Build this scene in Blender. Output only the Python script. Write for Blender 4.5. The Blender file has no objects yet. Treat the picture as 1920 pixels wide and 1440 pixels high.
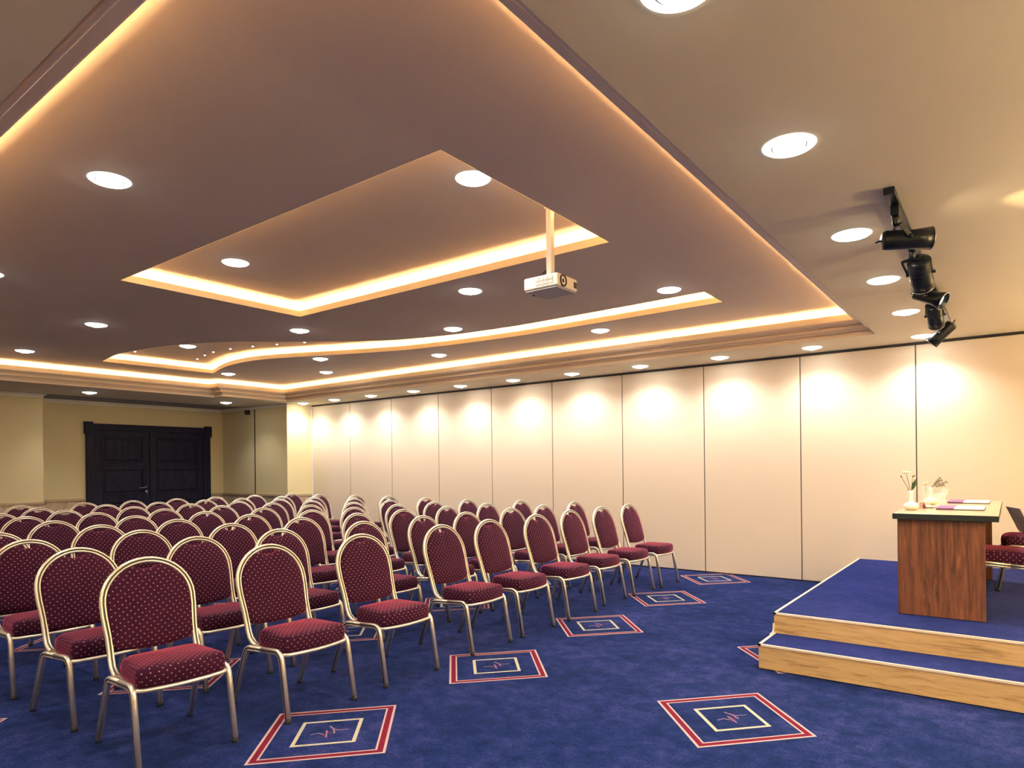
import bpy, bmesh, math, random
from mathutils import Vector, Matrix
from mathutils.geometry import tessellate_polygon

random.seed(7)
SC = bpy.context.scene
COL = SC.collection
PI = math.pi

# ------------------------------------------------------------------ materials
class N:
    """Tiny expression builder for shader math."""
    def __init__(s, t, sock): s.t, s.s = t, sock
    def _op(s, op, *a, clamp=False):
        n = s.t.nodes.new('ShaderNodeMath'); n.operation = op; n.use_clamp = clamp
        for i, v in enumerate((s,) + a):
            if isinstance(v, N): s.t.links.new(v.s, n.inputs[i])
            else: n.inputs[i].default_value = v
        return N(s.t, n.outputs[0])
    def __add__(s, o): return s._op('ADD', o)
    def __sub__(s, o): return s._op('SUBTRACT', o)
    def __mul__(s, o): return s._op('MULTIPLY', o)
    def __truediv__(s, o): return s._op('DIVIDE', o)
    def round(s): return s._op('ROUND')
    def abs(s): return s._op('ABSOLUTE')
    def sqrt(s): return s._op('SQRT')
    def clamp(s): return s._op('ADD', 0.0, clamp=True)
    def gt(s, o): return s._op('GREATER_THAN', o)
    def lt(s, o): return s._op('LESS_THAN', o)
    def min(s, o): return s._op('MINIMUM', o)
    def max(s, o): return s._op('MAXIMUM', o)
    def step(s, a, b):
        n = s.t.nodes.new('ShaderNodeMapRange'); n.interpolation_type = 'SMOOTHSTEP'
        s.t.links.new(s.s, n.inputs[0]); n.inputs[1].default_value = a; n.inputs[2].default_value = b
        return N(s.t, n.outputs[0])

class Mat:
    def __init__(s, name, color=(.5, .5, .5), rough=.5, metal=0., **kw):
        s.m = bpy.data.materials.new(name); s.m.use_nodes = True
        s.t = s.m.node_tree; s.b = s.t.nodes['Principled BSDF']
        s.set('Base Color', (*color, 1)); s.set('Roughness', rough); s.set('Metallic', metal)
        for k, v in kw.items(): s.set(k.replace('_', ' '), v)
    def set(s, k, v):
        i = s.b.inputs[k]
        if isinstance(v, N): s.t.links.new(v.s, i)
        elif isinstance(v, bpy.types.NodeSocket): s.t.links.new(v, i)
        else: i.default_value = v
    def coord(s, kind='Object', scale=(1, 1, 1), rot=(0, 0, 0)):
        tc = s.t.nodes.new('ShaderNodeTexCoord'); mp = s.t.nodes.new('ShaderNodeMapping')
        s.t.links.new(tc.outputs[kind], mp.inputs[0]); mp.inputs['Scale'].default_value = scale
        mp.inputs['Rotation'].default_value = rot
        return mp.outputs[0]
    def noise(s, vec, scale, detail=4, rough=.55, dist=0.):
        n = s.t.nodes.new('ShaderNodeTexNoise'); s.t.links.new(vec, n.inputs['Vector'])
        n.inputs['Scale'].default_value = scale; n.inputs['Detail'].default_value = detail
        n.inputs['Roughness'].default_value = rough; n.inputs['Distortion'].default_value = dist
        return N(s.t, n.outputs[0])
    def xyz(s, vec):
        n = s.t.nodes.new('ShaderNodeSeparateXYZ'); s.t.links.new(vec, n.inputs[0])
        return [N(s.t, o) for o in n.outputs]
    def mix(s, f, a, b):
        n = s.t.nodes.new('ShaderNodeMix'); n.data_type = 'RGBA'
        for i, v in ((0, f), (6, a), (7, b)):
            if isinstance(v, N): s.t.links.new(v.s, n.inputs[i])
            elif isinstance(v, bpy.types.NodeSocket): s.t.links.new(v, n.inputs[i])
            else: n.inputs[i].default_value = v if i == 0 else (*v, 1)
        return n.outputs[2]
    def ramp(s, f, stops):
        n = s.t.nodes.new('ShaderNodeValToRGB'); s.t.links.new(f.s, n.inputs[0])
        e = n.color_ramp.elements
        while len(e) < len(stops): e.new(.5)
        for k, (p, c) in enumerate(stops): e[k].position = p; e[k].color = (*c, 1)
        return n.outputs[0]
    def bump(s, h, strength=.3, dist=.01):
        n = s.t.nodes.new('ShaderNodeBump'); s.t.links.new(h.s, n.inputs['Height'])
        n.inputs['Strength'].default_value = strength; n.inputs['Distance'].default_value = dist
        s.t.links.new(n.outputs[0], s.b.inputs['Normal'])

def plaster(name, color, rough=.85):
    m = Mat(name, color, rough)
    n = m.noise(m.coord(), 60, 3)
    m.bump(n, .05, .004)
    n2 = m.noise(m.coord(), 1.3, 3)
    c = Vector(color)
    m.set('Base Color', m.mix(n2, tuple(c * .94), tuple(c * 1.05)))
    return m.m

def emitter(name, color, strength):
    m = Mat(name, (0, 0, 0), .6); m.set('Emission Color', (*color, 1)); m.set('Emission Strength', strength)
    return m.m

M = {}
M['soffit'] = plaster('soffit_paint', (.74, .66, .48))
M['tray'] = plaster('tray_ceiling_paint', (.60, .525, .47))
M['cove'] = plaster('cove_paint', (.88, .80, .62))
M['cornice'] = Mat('cornice_paint', (.80, .69, .55), .6).m
M['alcove_ceiling'] = plaster('alcove_ceiling_paint', (.30, .30, .33))
M['yellow_wall'] = plaster('yellow_wall_paint', (.70, .63, .39))
M['plain_wall'] = plaster('plain_wall_paint', (.60, .52, .40))
M['crown'] = plaster('crown_paint', (.85, .82, .70), .6)
M['panel'] = Mat('partition_laminate', (.72, .63, .52), .45, Specular_IOR_Level=.35).m
M['black'] = Mat('black_gap', (.012, .012, .014), .6).m
M['dark_seal'] = Mat('panel_seal', (.05, .045, .04), .6).m
M['white'] = Mat('white_plastic', (.75, .73, .68), .4).m
M['trim_ring'] = emitter('frosted_glass_ring', (1, .95, .84), 3.2)
M['grille'] = Mat('vent_grey', (.45, .47, .48), .5).m
M['underside'] = Mat('projector_grey', (.33, .33, .36), .5).m
M['glossblack'] = Mat('lens_black', (.008, .01, .016), .3, Specular_IOR_Level=.25).m
M['rubber'] = Mat('black_rubber', (.012, .012, .013), .7).m
M['metal'] = Mat('champagne_metal', (.83, .77, .67), .36, .8).m
M['groove'] = Mat('tube_groove', (.10, .085, .06), .45, .6).m
M['chrome'] = Mat('chrome', (.72, .72, .72), .15, 1.0).m
M['spotblack'] = Mat('spotlight_black_enamel', (.007, .011, .016), .30, Specular_IOR_Level=.32).m
M['steel'] = Mat('brushed_steel', (.5, .5, .52), .35, 1.0).m
M['ceramic'] = Mat('white_ceramic', (.86, .82, .72), .18).m
M['petal'] = Mat('white_petals', (.9, .9, .78), .6).m
M['leaf'] = Mat('green_leaf', (.05, .10, .035), .55).m
M['stem'] = Mat('brown_stem', (.16, .11, .05), .6).m
M['lavender'] = Mat('grey_lavender', (.22, .20, .17), .7).m
M['glass'] = Mat('clear_glass', (.9, .9, .86), .06, Alpha=.13).m
M['paper'] = Mat('white_paper', (.86, .84, .82), .6).m
M['purple'] = Mat('purple_card', (.22, .09, .27), .55).m
M['folder'] = Mat('dark_folder', (.03, .018, .02), .5).m
M['pink'] = Mat('dusty_pink_card', (.42, .22, .18), .6).m
M['lid'] = Mat('laptop_shell', (.42, .35, .36), .4, .3).m
M['keys'] = Mat('laptop_keys', (.03, .03, .035), .5).m
M['granite'] = Mat('table_edge_black', (.014, .022, .022), .3).m
M['led'] = emitter('warm_led', (1.0, .60, .25), 66.)
M['added_wash'] = emitter('added_warm_wash', (1.0, .56, .22), 27.)  # weaker glow for the added upper band in the coves
M['lens'] = emitter('downlight_glow', (1.0, .94, .82), 40.)
M['star'] = emitter('pin_light_glow', (1.0, .88, .7), 8.)
M['spotlens'] = emitter('spotlight_glow', (1.0, .82, .55), 12.)
M['dimlens'] = emitter('spotlight_dim_glow', (1.0, .8, .55), 1.5)

def make_top_mat():
    m = Mat('table_top_laminate', (.55, .42, .27), .22)
    n = m.noise(m.coord(scale=(3, 22, 3)), 2, 4)
    m.set('Base Color', m.mix(n, (.44, .32, .20), (.62, .48, .32)))
    return m.m
M['table_top'] = make_top_mat()

def wood(name, c1, c2, c3, grain, rough=.45, ring=1.0):
    m = Mat(name, c2, rough)
    v = m.coord(scale=grain)
    a = m.noise(v, 2.2, 7, .66, 1.1)
    b = m.noise(v, 9., 3, .5)
    f = (a * .75 + b * .25)
    m.set('Base Color', m.ramp(f, [(.36, c1), (.48, c2), (.64, c3)]))
    m.bump(f, .06, .003)
    return m.m
M['oak'] = wood('oak_laminate', (.30, .18, .075), (.56, .37, .16), (.66, .46, .22), (1.1, 1.1, 11), .42)
M['walnut'] = wood('walnut_laminate', (.065, .026, .014), (.145, .055, .029), (.25, .10, .05), (13, 13, 1.0), .38)
M['darkwood'] = wood('black_stained_wood', (.008, .010, .023), (.013, .016, .036), (.020, .024, .052), (8, 8, 1), .45)
M['darkwood'].node_tree.nodes['Principled BSDF'].inputs['Specular IOR Level'].default_value = .10
M['trimcream'] = Mat('cream_edge_trim', (.80, .68, .55), .4).m
M['dado'] = wood('dado_marble', (.28, .20, .14), (.50, .40, .29), (.66, .56, .43), (5, 5, 1.5), .35)
M['rail'] = Mat('dado_rail_brown', (.42, .33, .22), .45).m

def carpet(name, pattern):
    m = Mat(name, (.03, .04, .2), .95)
    v = m.coord()
    big = m.noise(v, 1.6, 3, .6)
    mid = m.noise(v, 10., 5, .7)
    fine = m.noise(v, 70., 3, .7)
    spk = m.noise(v, 190., 2, .7)
    f = (big * .20 + mid * .30 + fine * .22 + spk * .28)
    if pattern:
        base = m.ramp(f, [(.41, (.0018, .0085, .050)), (.50, (.0058, .0185, .098)), (.59, (.035, .042, .18))])
    else:
        base = m.ramp(f, [(.41, (.006, .015, .095)), (.50, (.011, .023, .135)), (.61, (.03, .036, .20))])
    if pattern:
        x, y, z = m.xyz(v)
        u = (x + 1.2) / 1.6; w = (y - 3.499) / 1.38
        dx = (u - u.round()) * 1.6; dy = (w - w.round()) * 1.38
        d = dx.abs() / .432 + dy.abs() / .476
        band = lambda a, b: d.gt(a) * d.lt(b)
        cream = band(.945, .985) .max(band(.825, .855))
        red = band(.855, .945)
        inner = band(.425, .485)
        # woven script in the middle: distance to a few strokes
        e1 = dx * .665 + dy * .747; e2 = dy * .665 - dx * .747
        def seg(ax, ay, bx, by, r):
            k = .326
            ax, ay, bx, by = ax * k, ay * k, bx * k, by * k
            vx, vy = bx - ax, by - ay; L = vx * vx + vy * vy
            px = e1 - ax; py = e2 - ay
            t = ((px * vx + py * vy) / L).clamp()
            qx = px - t * vx; qy = py - t * vy
            return (qx * qx + qy * qy).lt(r * r)
        pale = [(-.26, -.05, -.15, -.02, .0035), (-.15, -.02, -.08, -.07, .004), (-.02, -.20, -.031, .05, .004),
                (.01, .23, .081, .083, .004), (.081, .083, .09, -.07, .004), (.11, .05, .297, .05, .003)]
        redst = [(-.08, -.07, -.02, -.20, .006), (-.031, .05, .03, -.06, .006), (.05, .16, .13, .06, .005)]
        def union(L):
            r = None
            for s_ in L:
                g = seg(*s_); r = g if r is None else r.max(g)
            return r
        fuzz = (fine * .5 + .62)
        base = m.mix(cream, base, (.46, .34, .34))
        base = m.mix(red, base, m.mix(fine, (.10, .006, .022), (.20, .016, .042)))
        base = m.mix(inner, base, (.44, .42, .32))
        base = m.mix(union(redst), base, (.15, .02, .055))
        base = m.mix(union(pale), base, (.25, .18, .29))
    m.set('Base Color', base)
    m.set('Sheen Weight', .03); m.set('Sheen Roughness', .5); m.set('Sheen Tint', (.5, .5, .9, 1))
    m.set('Specular IOR Level', .05)
    m.bump(fine, .35, .006)
    return m.m
M['carpet'] = carpet('blue_patterned_carpet', True)
M['stage_carpet'] = carpet('blue_stage_carpet', False)

def fabric():
    m = Mat('burgundy_dotted_fabric', (.12, .008, .03), .85)
    tc = m.t.nodes.new('ShaderNodeTexCoord')
    u, v, _ = m.xyz(tc.outputs['UV'])
    a = (u + v) / 0.034; b = (u - v) / 0.034
    da = a - a.round(); db = b - b.round()
    d = (da * da + db * db).sqrt()
    dot = d.lt(.125)
    nz = m.noise(m.coord('Object'), 18, 3)
    base = m.mix(nz, (.024, .002, .016), (.045, .004, .025))
    m.set('Base Color', m.mix(dot, base, (.34, .24, .25)))
    m.set('Sheen Weight', .75); m.set('Sheen Roughness', .32); m.set('Sheen Tint', (.95, .15, .36, 1))
    m.set('Specular IOR Level', .15)
    weave = m.noise(m.coord('Object'), 400, 2)
    m.bump(weave, .2, .002)
    return m.m
M['fabric'] = fabric()

# ------------------------------------------------------------------ builders
def link(name, me, mat=None, parent=None, smooth=False, mats=None):
    o = bpy.data.objects.new(name, me); COL.objects.link(o)
    if mats:
        for x in mats: me.materials.append(x)
    elif mat and not me.materials: me.materials.append(mat)
    if parent is not None: o.parent = parent
    if smooth:
        for p in me.polygons: p.use_smooth = True
    return o

def bm2me(bm, name, recalc=True):
    if recalc: bmesh.ops.recalc_face_normals(bm, faces=bm.faces)
    me = bpy.data.meshes.new(name); bm.to_mesh(me); bm.free()
    return me

def obj(name, bm, mat=None, parent=None, smooth=False, mats=None, recalc=True):
    return link(name, bm2me(bm, name, recalc), mat, parent, smooth, mats)

def soften(o, w=.004, seg=2, angle=40):
    b = o.modifiers.new('bevel', 'BEVEL'); b.width = w; b.segments = seg; b.limit_method = 'ANGLE'
    b.angle_limit = math.radians(angle)
    return o

def tag(o, label, cat, group=None):
    o['label'] = label; o['category'] = cat
    if group: o['group'] = group
    return o
def struct(o): o['kind'] = 'structure'; return o
def thing(name, label, cat, loc=(0, 0, 0), rz=0., group=None):
    e = bpy.data.objects.new(name, None); COL.objects.link(e); e.empty_display_size = .1
    e.location = loc; e.rotation_euler = (0, 0, rz)
    return tag(e, label, cat, group)

def box(bm, x0, x1, y0, y1, z0, z1, mi=0):
    vs = [bm.verts.new((x, y, z)) for z in (z0, z1) for x, y in ((x0, y0), (x1, y0), (x1, y1), (x0, y1))]
    for f in ((0, 3, 2, 1), (4, 5, 6, 7), (0, 1, 5, 4), (1, 2, 6, 5), (2, 3, 7, 6), (3, 0, 4, 7)):
        bm.faces.new([vs[i] for i in f]).material_index = mi
    return vs
def nbox(*a):
    bm = bmesh.new(); box(bm, *a); return bm

def lathe(bm, prof, n=32, c=(0, 0, 0), mi=0, M4=None):
    """prof: list of (r, z); revolve about z."""
    rings = []
    for r, z in prof:
        if r < 1e-6: rings.append([bm.verts.new((c[0], c[1], c[2] + z))])
        else: rings.append([bm.verts.new((c[0] + r * math.cos(2 * PI * k / n), c[1] + r * math.sin(2 * PI * k / n), c[2] + z)) for k in range(n)])
    if M4 is not None:
        for rg in rings:
            for v in rg: v.co = M4 @ v.co
    for A, B in zip(rings, rings[1:]):
        for k in range(n):
            k2 = (k + 1) % n
            if len(A) == 1 and len(B) == 1: continue
            if len(A) == 1: f = bm.faces.new((A[0], B[k], B[k2]))
            elif len(B) == 1: f = bm.faces.new((A[k], B[0], A[k2]))
            else: f = bm.faces.new((A[k], B[k], B[k2], A[k2]))
            f.material_index = mi; f.smooth = True
    return rings

def sweep(bm, path, prof, up, closed=False, caps=True, mis=None, smooth=True):
    """Sweep a closed profile [(p,q)] along path; p along the reference normal, q across it."""
    P = [Vector(p) for p in path]; n = len(P); up = Vector(up); rings = []
    for i, p in enumerate(P):
        a = P[i - 1] if (i > 0 or closed) else P[i]
        b = P[(i + 1) % n] if (i < n - 1 or closed) else P[i]
        t = (b - a).normalized()
        u_ = up - t * up.dot(t); u_.normalize(); w = t.cross(u_)
        # mitre scale in the bend plane
        rings.append([bm.verts.new(p + u_ * a_ + w * b_) for a_, b_ in prof])
    m = len(prof)
    for i in range(n if closed else n - 1):
        A, B = rings[i], rings[(i + 1) % n]
        for k in range(m):
            f = bm.faces.new((A[k], B[k], B[(k + 1) % m], A[(k + 1) % m])); f.smooth = smooth
            if mis: f.material_index = mis[k]
    if caps and not closed:
        bm.faces.new(rings[0][::-1]); bm.faces.new(rings[-1])
    return rings

def circ(r, n=10): return [(r * math.cos(2 * PI * k / n), r * math.sin(2 * PI * k / n)) for k in range(n)]

def fillet(pts, r, seg=6):
    """Round the corners of an open polyline."""
    P = [Vector(p) for p in pts]; out = [P[0]]
    for i in range(1, len(P) - 1):
        a = (P[i - 1] - P[i]); b = (P[i + 1] - P[i])
        ang = a.angle(b); t = min(r / math.tan(ang / 2), a.length * .49, b.length * .49)
        p0 = P[i] + a.normalized() * t; p1 = P[i] + b.normalized() * t
        for k in range(seg + 1):
            s = k / seg
            out.append(p0 * (1 - s) ** 2 + P[i] * 2 * s * (1 - s) + p1 * s * s)
    out.append(P[-1]); return out

def poly_area(P): return sum(P[i - 1][0] * P[i][1] - P[i][0] * P[i - 1][1] for i in range(len(P))) / 2
def offset(P, d):
    """Offset polygon outward by d (mitred)."""
    if poly_area(P) < 0: P = P[::-1]
    out = []
    n = len(P)
    for i in range(n):
        a, b, c = Vector(P[i - 1]), Vector(P[i]), Vector(P[(i + 1) % n])
        t1 = (b - a).normalized(); t2 = (c - b).normalized()
        n1 = Vector((t1.y, -t1.x)); n2 = Vector((t2.y, -t2.x))
        m = n1 + n2
        if m.length < 1e-4: m = n1.copy()
        m.normalize(); k = min(d / max(m.dot(n1), .35), d * 2.6) if d > 0 else d / max(m.dot(n1), .35)
        q = b + m * k; out.append((q.x, q.y))
    return out
def ccw(P): return P if poly_area(P) > 0 else P[::-1]

def flat(bm, outer, holes, z, mi=0):
    loops = [[Vector((x, y, z)) for x, y in outer]] + [[Vector((x, y, z)) for x, y in h] for h in holes]
    tris = tessellate_polygon(loops)
    vs = [bm.verts.new(v) for L in loops for v in L]
    for t in tris:
        try: bm.faces.new([vs[i] for i in t]).material_index = mi
        except ValueError: pass
def wallring(bm, A, za, B, zb, mi=0, smooth=False):
    va = [bm.verts.new((x, y, za)) for x, y in A]; vb = [bm.verts.new((x, y, zb)) for x, y in B]
    n = len(A)
    for i in range(n):
        f = bm.faces.new((va[i], va[(i + 1) % n], vb[(i + 1) % n], vb[i])); f.material_index = mi; f.smooth = smooth

# ------------------------------------------------------------------ room shell
XB, XPIER, XR = -13.335, -11.03, 2.6          # door wall, pier face, wall behind the speakers
YN, YG, YP = -1.4, 7.463, 8.035               # near wall, green wall, folding partition
ZS, ZT, ZR = 2.60, 2.86, 2.98                 # soffit, tray ceiling, recess ceilings
XA = -12.35                                   # edge of the door alcove ceiling

# floor
bm = bmesh.new(); box(bm, XB - .3, XR + .2, YN - .2, YP + .3, -.12, 0.)
struct(obj('floor', bm, M['carpet']))

# walls
w = struct(obj('wall_right', nbox(XPIER, XR, YP + .05, YP + .25, 0, 2.75), M['plain_wall']))
seams = [-11.02 + 1.1375 * k for k in range(13)]
for k in range(12):
    x0, x1 = seams[k], min(seams[k + 1], XR)
    if x1 - x0 < .05: continue
    bm = bmesh.new(); box(bm, x0 + .005, x1 - .005, YP, YP + .045, .012, 2.575)
    p = obj('partition_panel', bm, M['panel'], w); soften(p, .006, 2)
    bm = bmesh.new(); box(bm, x1 - .005, x1 + .005, YP + .006, YP + .04, .012, 2.575)
    obj('panel_seal', bm, M['dark_seal'], w)
obj('ceiling_track', nbox(XPIER, XR, YP - .012, YP + .05, 2.577, 2.60), M['black'], w)
obj('floor_seal', nbox(XPIER, XR, YP + .004, YP + .05, 0., .013), M['black'], w)
obj('side_jamb', nbox(XPIER - .02, XPIER + .012, YP - .03, YP + .05, 0., 2.59), M['white'], w)

DADO = .845
def wall_block(name, x0, x1, y0, y1, mat=None, z1=2.72):
    return struct(obj(name, nbox(x0, x1, y0, y1, 0, z1), mat or M['yellow_wall']))
XPL, YPL = -12.6, 3.97                         # projecting wall left of the door
wb = wall_block('wall_back', XB - .2, XB, YPL, YG + .2)
wpl = wall_block('wall_back_projection', XB - .2, XPL, YN, YPL)
wg = wall_block('wall_green_return', XB - .2, XPIER, YG, YP + .25)
wall_block('wall_left', XB, XR + .2, YN - .2, YN, M['plain_wall'])
wall_block('wall_front', XR, XR + .2, YN, YP + .25, M['plain_wall'])
obj('panel_joint', nbox(-12.13, -12.108, YG - .008, YG + .002, DADO, 2.56), M['black'], wg)
# dado panelling and its rail
def dado(parent, x0, x1, y0, y1):
    obj('dado_panelling', nbox(x0, x1, y0, y1, 0, DADO - .03), M['dado'], parent)
def rail(parent, x0, x1, y0, y1):
    soften(obj('dado_rail', nbox(x0, x1, y0, y1, DADO - .035, DADO + .012), M['rail'], parent), .008, 2)
dado(wb, XB, XB + .012, YPL, 4.85); rail(wb, XB, XB + .03, YPL, 4.85)
dado(wb, XB, XB + .012, 7.17, YG); rail(wb, XB, XB + .03, 7.17, YG)
dado(wpl, XPL, XPL + .012, YN, YPL); rail(wpl, XPL, XPL + .03, YN, YPL + .03)
dado(wpl, XB, XPL, YPL, YPL + .012); rail(wpl, XB, XPL + .03, YPL, YPL + .03)
dado(wg, XB, XPIER, YG - .012, YG); rail(wg, XB, XPIER + .03, YG - .03, YG)
dado(wg, XPIER, XPIER + .012, YG, YP - .04); rail(wg, XPIER, XPIER + .03, YG - .03, YP - .04)

# crown moulding above door wall and projecting wall
crown_prof = [(0, 0), (0, -.062), (.012, -.062), (.014, -.034), (.03, -.024), (.045, -.018), (.048, 0)]
def crown(name, pts, ztop):
    bm = bmesh.new()
    P = pts; rings = []
    for i, p in enumerate(P):
        a = Vector(P[i - 1]) if i else None; b = Vector(p); c = Vector(P[i + 1]) if i < len(P) - 1 else None
        ns = []
        if a is not None: t = (b - a).normalized(); ns.append(Vector((t.y, -t.x)))
        if c is not None: t = (c - b).normalized(); ns.append(Vector((t.y, -t.x)))
        m = sum(ns, Vector((0, 0))); m.normalize(); k = 1 / max(m.dot(ns[0]), .4)
        rings.append([bm.verts.new((b.x + m.x * d * k, b.y + m.y * d * k, ztop + z)) for d, z in crown_prof])
    for A, B in zip(rings, rings[1:]):
        for k in range(len(crown_prof) - 1):
            bm.faces.new((A[k], A[k + 1], B[k + 1], B[k]))
    return struct(obj(name, bm, M['crown']))
crown('trim_1', [(XPL, YN), (XPL, YPL), (XB, YPL), (XB, YG), (XPIER - .005, YG)][::1], 2.615)

# ------------------------------------------------------------------ double door
D = XB
door = bpy.data.objects.new('door_1', None); COL.objects.link(door); door.location = (XB, 5.95, 0); struct(door)
def dpart(name, bm, mat, parent=None, **k):
    o = obj(name, bm, mat, parent or door, **k)
    o.matrix_parent_inverse = Matrix.Translation(-Vector(door.location)) if parent is None else Matrix()
    return o
bm = bmesh.new()
for y0, y1 in ((4.85, 5.0), (7.015, 7.165)):
    box(bm, D, D + .055, y0, y1, 0, 2.20)
    box(bm, D, D + .075, (y0 - .022) if y0 < 6 else y0 + .035, (y1 - .035) if y0 < 6 else y1 + .022, 2.02, 2.245)
box(bm, D, D + .05, 4.86, 7.155, 2.095, 2.215)
box(bm, D, D + .062, 4.87, 7.145, 2.19, 2.215)
soften(dpart('door_casing', bm, M['darkwood']), .006, 2)
bm = bmesh.new(); box(bm, D, D + .012, 4.98, 7.03, 0, 2.11)
dpart('door_stop', bm, M['black'])
def leaf(y0, y1):
    zs = [(.18, .76), (.91, 1.37), (1.50, 1.98)]
    bm = bmesh.new(); x0, x1 = D + .012, D + .035
    yi0, yi1 = y0 + .115, y1 - .115
    box(bm, x0, x1, y0, yi0, .01, 2.09); box(bm, x0, x1, yi1, y1, .01, 2.09)
    last = .01
    for a, b in zs: box(bm, x0, x1, yi0, yi1, last, a); last = b
    box(bm, x0, x1, yi0, yi1, last, 2.09)
    for a, b in zs:
        box(bm, x0, x0 + .006, yi0, yi1, a, b)
        g = .03
        vs = box(bm, x0 + .006, x0 + .017, yi0 + g, yi1 - g, a + g, b - g)
        for v in vs:      # raised field with sloped edges
            if v.co.x > x0 + .016:
                v.co.y += .03 if v.co.y < (yi0 + yi1) / 2 else -.03
                v.co.z += .03 if v.co.z < (a + b) / 2 else -.03
        for (ya, yb, za, zb) in ((yi0, yi1, a, a + .014), (yi0, yi1, b - .014, b), (yi0, yi0 + .014, a, b), (yi1 - .014, yi1, a, b)):
            box(bm, x1 - .008, x1 + .006, ya, yb, za, zb)
    return bm
la = soften(dpart('door_leaf', leaf(5.003, 5.952), M['darkwood']), .003, 1)
lb = soften(dpart('door_leaf', leaf(5.962, 7.012), M['darkwood']), .003, 1)
bm = bmesh.new()
R = Matrix.Translation((D + .035, 5.885, 1.02)) @ Matrix.Rotation(PI / 2, 4, 'Y')
lathe(bm, [(0, .008), (.026, .008), (.026, 0)], 20, M4=R)
lathe(bm, [(.010, 0), (.010, .05)], 12, M4=R)
sweep(bm, fillet([(D + .08, 5.885, 1.02), (D + .082, 5.82, 1.022), (D + .078, 5.745, 1.012)], .03, 4), circ(.009, 8), (1, 0, 0))
R2 = Matrix.Translation((D + .035, 5.885, .945)) @ Matrix.Rotation(PI / 2, 4, 'Y')
lathe(bm, [(0, .012), (.022, .010), (.026, 0)], 20, M4=R2)
box(bm, D + .046, D + .06, 5.880, 5.890, .90, .955)
h = obj('door_handle', bm, M['chrome'], la); h['label'] = 'chrome lever handle with a key in the lock'

# ------------------------------------------------------------------ ceiling
TRAY = [(-10.965, .745), (-1.037, .745), (-1.037, 7.245), (-10.70, 7.245), (-10.70, 5.99), (-10.965, 5.99)]
LIP = offset(TRAY, -.165)
RECT = [(-5.61, 2.304), (-2.15, 2.304), (-2.15, 3.955), (-5.61, 3.955)]
S_LOW = [(-9.94, 5.417), (-9.246, 5.205), (-8.791, 5.134), (-8.273, 5.150), (-7.754, 5.315), (-7.295, 5.505), (-6.839, 5.69), (-6.467, 5.825), (-6.158, 5.925), (-5.537, 6.035), (-4.924, 6.10), (-4.338, 6.13), (-3.4, 6.11), (-2.123, 6.075)]
S_UP = [(-9.97, 3.847), (-9.358, 3.754), (-8.986, 3.75), (-8.622, 3.784), (-8.311, 3.824), (-8.016, 3.917), (-7.639, 4.057), (-7.411, 4.176), (-7.028, 4.492), (-6.695, 4.775), (-6.344, 5.038), (-5.901, 5.318), (-5.54, 5.471), (-5.014, 5.60), (-4.468, 5.66), (-4.001, 5.675), (-3.1, 5.655), (-2.123, 5.614)]
def smooth_line(P, n=4):
    out = []
    for i in range(len(P) - 1):
        p0 = Vector(P[max(i - 1, 0)]); p1 = Vector(P[i]); p2 = Vector(P[i + 1]); p3 = Vector(P[min(i + 2, len(P) - 1)])
        for k in range(n):
            t = k / n
            q = .5 * ((2 * p1) + (p2 - p0) * t + (2 * p0 - 5 * p1 + 4 * p2 - p3) * t * t + (3 * p1 - p0 - 3 * p2 + p3) * t ** 3)
            out.append((q.x, q.y))
    out.append(P[-1]); return out
SPOLY = ccw(smooth_line(S_UP)[::1] + smooth_line(S_LOW)[::-1])

bm = bmesh.new()
flat(bm, [(XA, YN), (XR, YN), (XR, YP + .05), (XA, YP + .05)], [TRAY], ZS)
ceil = struct(obj('ceiling', bm, M['soffit']))
bm = bmesh.new(); box(bm, XB - .1, XA, YN, YP, ZS + .018, ZS + .03); box(bm, XA - .004, XA + .004, YN, YP, ZS - .001, ZS + .02)
obj('alcove_ceiling', bm, M['alcove_ceiling'], ceil)
# stepped cornice along the tray opening
prof = [(0, 0), (.003, .026), (.010, .036), (-.010, .037), (-.010, .046), (.020, .047), (.023, .056), (.030, .068), (.044, .076), (.050, .077), (.050, .070), (.056, .064), (.068, .064), (.075, .071), (.076, .092), (.056, .093), (.056, .102), (.082, .103), (.085, .116), (.148, .120), (.150, .127), (.160, .130), (.165, .1375)]
bm = bmesh.new()
for (d0, h0), (d1, h1) in zip(prof, prof[1:]):
    wallring(bm, offset(TRAY, -d0), ZS + h0, offset(TRAY, -d1), ZS + h1)
obj('cornice', bm, M['cornice'], ceil)
# tray cove: upstand, pocket, back wall
POCK = offset(LIP, .20)
bm = bmesh.new()
wallring(bm, LIP, ZS + .1375, LIP, 2.798); wallring(bm, LIP, 2.798, offset(LIP, .012), 2.798)
wallring(bm, offset(LIP, .012), 2.798, offset(LIP, .012), 2.742)
flat(bm, POCK, [offset(LIP, .012)], 2.742)
wallring(bm, POCK, 2.742, POCK, ZT)
obj('cove_upstand', bm, M['cove'], ceil)
bm = bmesh.new(); flat(bm, offset(LIP, .215), [RECT, SPOLY], ZT)
obj('tray_ceiling', bm, M['tray'], ceil)
def strip(A, B, z):
    bm = bmesh.new(); flat(bm, B, [A], z); flat(bm, B, [A], z - .006)
    wallring(bm, A, z - .006, A, z); wallring(bm, B, z - .006, B, z)
    o = obj('led_strip', bm, M['led'], ceil)
    return o
def wash(A, z0, z1):
    bm = bmesh.new(); wallring(bm, A, z0, A, z1); obj('led_strip', bm, M['added_wash'], ceil)  # extra glow band added on the pocket wall to stretch the ceiling gradient
strip(offset(LIP, .105), offset(LIP, .125), 2.752); wash(offset(LIP, .196), 2.795, 2.815)
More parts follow.
